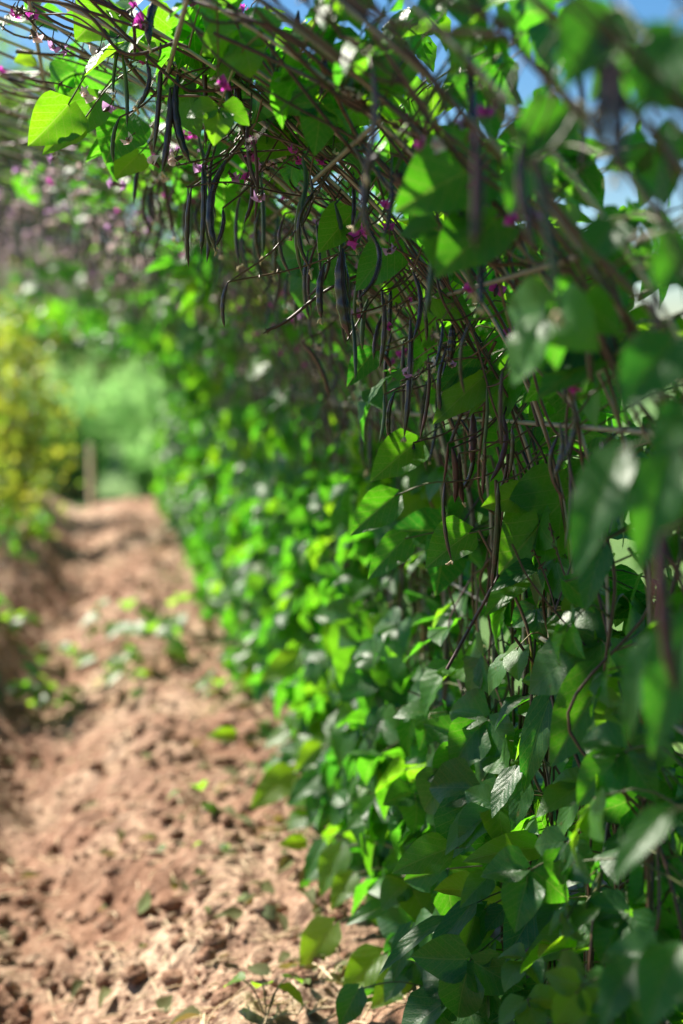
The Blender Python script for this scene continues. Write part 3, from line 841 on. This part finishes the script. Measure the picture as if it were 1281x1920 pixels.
# ---- random growth of every vine
for v in vines:
    scatter_leaves(v)
    twine(v)
    npod = 17 if v.near else (28 if v.y < 7.5 else 9)
    for _ in range(npod):
        s = rng.uniform(s_of(.60, CAMH-.05), s_of(-.05 if v.y < 5 else -.5, CAMH+.6))
        p0 = rod_pt(v.y+rng.normal(0, .05), np.array([s]))[0]
        pp, nn, tt = outward(s)
        top = p0+np.array([-nn[0]*rng.uniform(.0, .07), rng.normal(0, .04), -rng.uniform(.01, .05)])
        bot = top+np.array([rng.normal(0, .012), rng.normal(0, .012), -rng.uniform(.06, .125)])
        if not keep_clear(bot): continue
        x, y_, z = proj((top+bot)/2)
        if v.near and (x < 260 or (x > 860 and rng.random() < .5)): continue
        add_pod(v, top, bot, rng.uniform(.0048, .0085), int(rng.choice([0, 0, 0, 1, 2])), rng.normal(0, .11), anchor=p0)
    for _ in range((1 if v.y < 1.3 else 8) if v.near else (19 if v.y < 8 else 9)):
        s = rng.uniform(s_of(.58, CAMH), s_of(-.2 if v.y < 4 else -.7, CAMH+.6))
        raceme(v, s, None if v.near else int(rng.choice([2, 3, 3, 3, 3, 3])))
    link('stem', v.stem.mesh('stem', M_STEM, v.o), v.e)
    if not v.fol.empty():
        o = link('foliage', v.fol.mesh('foliage', [M_LEAF, M_PETI], v.o), v.e)
        if v.near: o['kind'] = 'stuff'


# ------------------------------------------------------------------ seedlings on the path
def seedling(px, py, Y, size, label, n=6):
    size *= 1.2 if py < 1500 else .95; n += 2 if py < 1500 else 0
    b = wv(px, py, Y); z = soil_h(b[0], b[1]); b[2] = z
    e = tag(empty('bean_seedling', b), label, 'seedling', 'seedlings on the soil path')
    st = MB(); fo = MB()
    for k in range(n):
        a = k*2.4+rng.random(); h = size*rng.uniform(.35, .9); rr = size*rng.uniform(.2, .6)
        tip = b+np.array([math.cos(a)*rr, math.sin(a)*rr, h])
        tube(st, spline([b, (b+tip)/2+np.array([0, 0, h*.25]), tip], 7), .0014, 5, r=rng.random())
        out = np.array([math.cos(a), math.sin(a), -.25])
        L = size*rng.uniform(.38, .6)
        leaves(fo, tip, out, np.array([rng.normal(-.25, .25), rng.normal(-.2, .25), 1]), L, L*.82, .2, .6, 10, 6, r=rng.uniform(.6, 1.))
    link('stem', st.mesh('stem', M_PETI, b), e)
    link('foliage', fo.mesh('foliage', M_LEAF, b), e)


def on_ground(px, py):
    lo, hi = 2.3, 14.
    for _ in range(30):
        Y = (lo+hi)/2; p = wv(px, py, Y)
        if p[2] > soil_h(p[0], p[1], False): lo = Y
        else: hi = Y
    return Y


for (px, py, size, lab, n) in (
        (238, 1210, .17, 'bright seedling standing alone on the ridge below the path bend', 6), (112, 1262, .11, 'small seedling at the left foot of the furrow', 4), (200, 1285, .13, 'seedling beside the white glinting leaves', 5),
        (292, 1262, .16, 'seedling with white glinting leaves near the vine wall', 7), (225, 1330, .12, 'low seedling above the shaded hollow', 5), (20, 1195, .14, 'seedling half cut by the left picture edge', 5),
        (20, 1330, .18, 'dark leafy seedling in the shade at the left edge', 9), (75, 1345, .15, 'shaded seedling with a pale glint beside the left edge', 7), (105, 1345, .10, 'tiny seedling at the rim of the shaded hollow', 4),
        (365, 1570, .11, 'pale-leaved seedling alone on the near soil', 4), (330, 1612, .05, 'single round leaf sprout on the near soil', 2), (405, 1615, .06, 'sprout with two yellow-green leaves on the near soil', 3),
        (500, 1925, .09, 'seedling cut by the bottom edge of the picture', 4), (340, 1190, .14, 'seedling at the foot of the vine wall', 6), (420, 1320, .10, 'seedling under the low vine leaves', 5)):
    seedling(px, py, on_ground(px, py), size, lab, n)


# ------------------------------------------------------------------ shrubs, ferns, trees
def shrub(name, label, cat, c, rad, h, n, m, L, group, nst=7, seed=0, lo=.05):
    e = tag(empty(name, c), label, cat, group)
    st = MB(); fo = MB(); c = np.asarray(c, float)
    cen = []
    for k in range(nst):
        a = rng.random()*6.28; rr = rad*rng.random()**.6
        tip = c+np.array([math.cos(a)*rr, math.sin(a)*rr, h*rng.uniform(.5, 1)])
        tube(st, spline([c, c*.4+tip*.6+np.array([0, 0, h*.06]), tip], 8), np.linspace(.012, .003, 8)*max(1, h), 5, r=rng.random())
        cen.append(tip)
        cen.append(c*.5+tip*.5+np.array([math.cos(a), math.sin(a), .0])*rad*.3)
    cen = np.array(cen)
    P = cen[rng.integers(0, len(cen), n)] + rng.normal(0, 1, (n, 3))*np.array([rad*.27, rad*.27, h*.13])
    P[:, 2] = np.clip(P[:, 2], c[2]+lo, None)
    leaves(fo, P, rng.normal(0, 1, (n, 3))+np.array([0, 0, -.4]), rng.normal(0, .7, (n, 3))+np.array([-.2, 0, .8]), rng.uniform(.6, 1.2, n)*L, rng.uniform(.45, .9, n)*L, .2, .5, 4, 2, r=np.clip(rng.normal(.5, .25, n), 0, 1))
    link('stem', st.mesh('stem', M_BARK, c), e); link('foliage', fo.mesh('foliage', m, c), e)
    return e


GY = 'yellowing shrubs left of the path'
shrub('leafy_shrub', 'yellowing leafy shrub at the left edge beside the path end', 'shrub', (-.66, 10.6, .05), .40, 1.5, 1500, M_YELLOW, .07, GY, 12)
shrub('leafy_shrub', 'tall greener shrub at the far left with yellow leaves', 'shrub', (-.95, 12.6, 0), .52, 1.95, 1700, M_YELLOW, .075, GY, 12)
shrub('leafy_shrub', 'brownish low shrub before the taller yellow ones', 'shrub', (-.76, 8.9, .1), .30, .7, 800, M_YELLOW, .06, GY, 8)
shrub('leafy_shrub', 'unseen leafy shrub added outside the left picture edge to shade the furrow', 'shrub', (-.88, 5.75, .1), .30, 1.15, 800, M_LEAF, .07, GY, 9)  # out of view, added to throw its shadow on the furrow
shrub('weed_clump', 'dark green weed clump on the shaded left bank', 'weeds', (-.72, 8.0, .15), .24, .36, 420, M_LEAF, .06, 'weeds on the left bank', 7, lo=.0)
shrub('weed_clump', 'small weed clump on the bank near the path end', 'weeds', (-.47, 9.6, .15), .14, .22, 180, M_LEAF, .05, 'weeds on the left bank', 5, lo=.0)
shrub('weed_clump', 'low dark weeds by the left edge in front of the bank', 'weeds', (-.62, 6.3, .15), .18, .2, 200, M_LEAF, .06, 'weeds on the left bank', 6, lo=.0)
shrub('leafy_shrub', 'lit leafy end of the bean wall beside the path end', 'shrub', (.62, 13.4, .0), .2, .9, 500, M_LEAF, .075, 'low leaves at the path end', 8)


def fern(label, c, rad, h, n, group):
    e = tag(empty('feathery_fern', c), label, 'fern bush', group)
    st = MB(); fo = MB(); c = np.asarray(c, float)
    for k in range(n):
        a = rng.random()*6.28; rr = rad*rng.random()**.5; hh = h*rng.uniform(.55, 1)*(1-.3*(rr/rad)**2)
        tip = c+np.array([math.cos(a)*rr, math.sin(a)*rr, hh])
        cc = spline([c+np.array([math.cos(a), math.sin(a), 0])*rr*.3, c*.5+tip*.5+np.array([0, 0, hh*.1]), tip], 10)
        tube(st, cc, np.linspace(.006, .002, 10), 4, r=rng.random())
        m_ = 46
        P = cc[rng.integers(2, 10, m_)] + rng.normal(0, .05, (m_, 3))
        leaves(fo, P, rng.normal(0, 1, (m_, 3))+np.array([math.cos(a), math.sin(a), .6]), rng.normal(0, 1, (m_, 3))+np.array([0, 0, .5]), rng.uniform(.08, .17, m_), rng.uniform(.012, .028, m_), .1, .4, 3, 2,
               r=np.clip(rng.normal(.55, .25, m_), 0, 1))
    link('stem', st.mesh('stem', M_PETI, c), e); link('frond', fo.mesh('frond', M_FERN, c), e)


GF = 'feathery bushes behind the path end'
fern('pale feathery bush behind the wooden stake', (-.35, 16.6, -.13), .8, 1.75, 120, GF)
fern('tall soft green feathery bush right of the stake', (.75, 17.2, -.13), .95, 1.75, 130, GF)
fern('darker feathery bush close behind the path end', (.55, 15.6, -.13), .45, .8, 60, GF)
fern('feathery bush at the left behind the yellow shrubs', (-1.6, 17.5, -.13), .9, 1.8, 110, GF)
fern('feathery bush half hidden by the bean wall', (1.9, 17.8, -.13), .9, 1.6, 90, GF)


def tree(label, c, h, rad, n, group, m=M_TREE):
    e = tag(empty('broadleaf_tree', c), label, 'tree', group)
    tr = MB(); fo = MB(); c = np.asarray(c, float)
    top = c+np.array([rng.normal(0, .3), rng.normal(0, .3), h*.72])
    tube(tr, spline([c, c*.6+top*.4+rng.normal(0, .12, 3), top], 14), np.linspace(h*.028, h*.008, 14), 9, r=rng.random())
    cen = []
    for k in range(15):
        a = k*2.4; f = .28+.7*k/15
        b = c*(1-f)+top*f
        tip = b+np.array([math.cos(a)*rad*rng.uniform(.5, .95), math.sin(a)*rad*rng.uniform(.5, .95), h*rng.uniform(.02, .22)])
        tube(tr, spline([b, (b+tip)/2+np.array([0, 0, .1]), tip], 8), np.linspace(h*.010, h*.002, 8), 5, r=rng.random())
        cen += [tip, (b+tip)/2]
    cen = np.array(cen+[top])
    P = cen[rng.integers(0, len(cen), n)] + rng.normal(0, 1, (n, 3))*rad*np.array([.17, .17, .15])
    leaves(fo, P, rng.normal(0, 1, (n, 3)), rng.normal(0, .6, (n, 3))+np.array([0, 0, .8]), rng.uniform(.14, .3, n), rng.uniform(.1, .2, n), .2, .5, 3, 2, r=np.clip(rng.normal(.5, .25, n), 0, 1))
    link('trunk', tr.mesh('trunk', M_BARK, c), e); link('crown', fo.mesh('crown', m, c), e)


GT = 'trees beyond the garden'
tree('tall tree behind the path end on the left', (-1.7, 26, -.13), 8.4, 2.7, 8500, GT)
tree('broad low tree beyond the feathery bushes', (.2, 31, -.13), 4.2, 2.4, 3000, GT)
tree('tree filling the gap at the far left', (-6.2, 24, -.13), 6.4, 2.7, 3600, GT)
tree('tree behind the far end of the bean wall', (3.2, 34, -.13), 5.0, 2.6, 3000, GT)
tree('low tree outside the tunnel to the right', (9.5, 30, -.13), 3.6, 2.0, 2400, GT)

# ------------------------------------------------------------------ stake and edging at the path end
b = wv(171, 948, 13.9); b[2] = -.05
mb = MB()
w_, h_ = .020, 1.0-.22
hh = wv(171, 832, 13.9)[2]-b[2]
zz = np.array([0, .02, hh*.5, hh-.012, hh])
pr = np.array([.96, 1, 1, 1, .86])
sq = np.array([[-1, -.85], [-.85, -1], [.85, -1], [1, -.85], [1, .85], [.85, 1], [-.85, 1], [-1, .85]])
v_ = np.stack([np.concatenate([sq*w_*p, np.full((8, 1), z)], 1) for p, z in zip(pr, zz)])
i = np.arange(4)[:, None]*8; j = np.arange(8)[None]; k = (j+1) % 8
mb.add(v_, np.stack([i+j, i+k, i+8+k, i+8+j], -1))
tp = 32
mb.add(v_[-1], [[0, 1, 2, 3], [0, 3, 4, 7], [4, 5, 6, 7]])
o = link('wooden_stake', mb.mesh('wooden_stake', M_WOOD, smooth=False), loc=b); o.rotation_euler.z = R(28)
tag(o, 'square pale wooden stake upright at the far end of the path', 'stake')
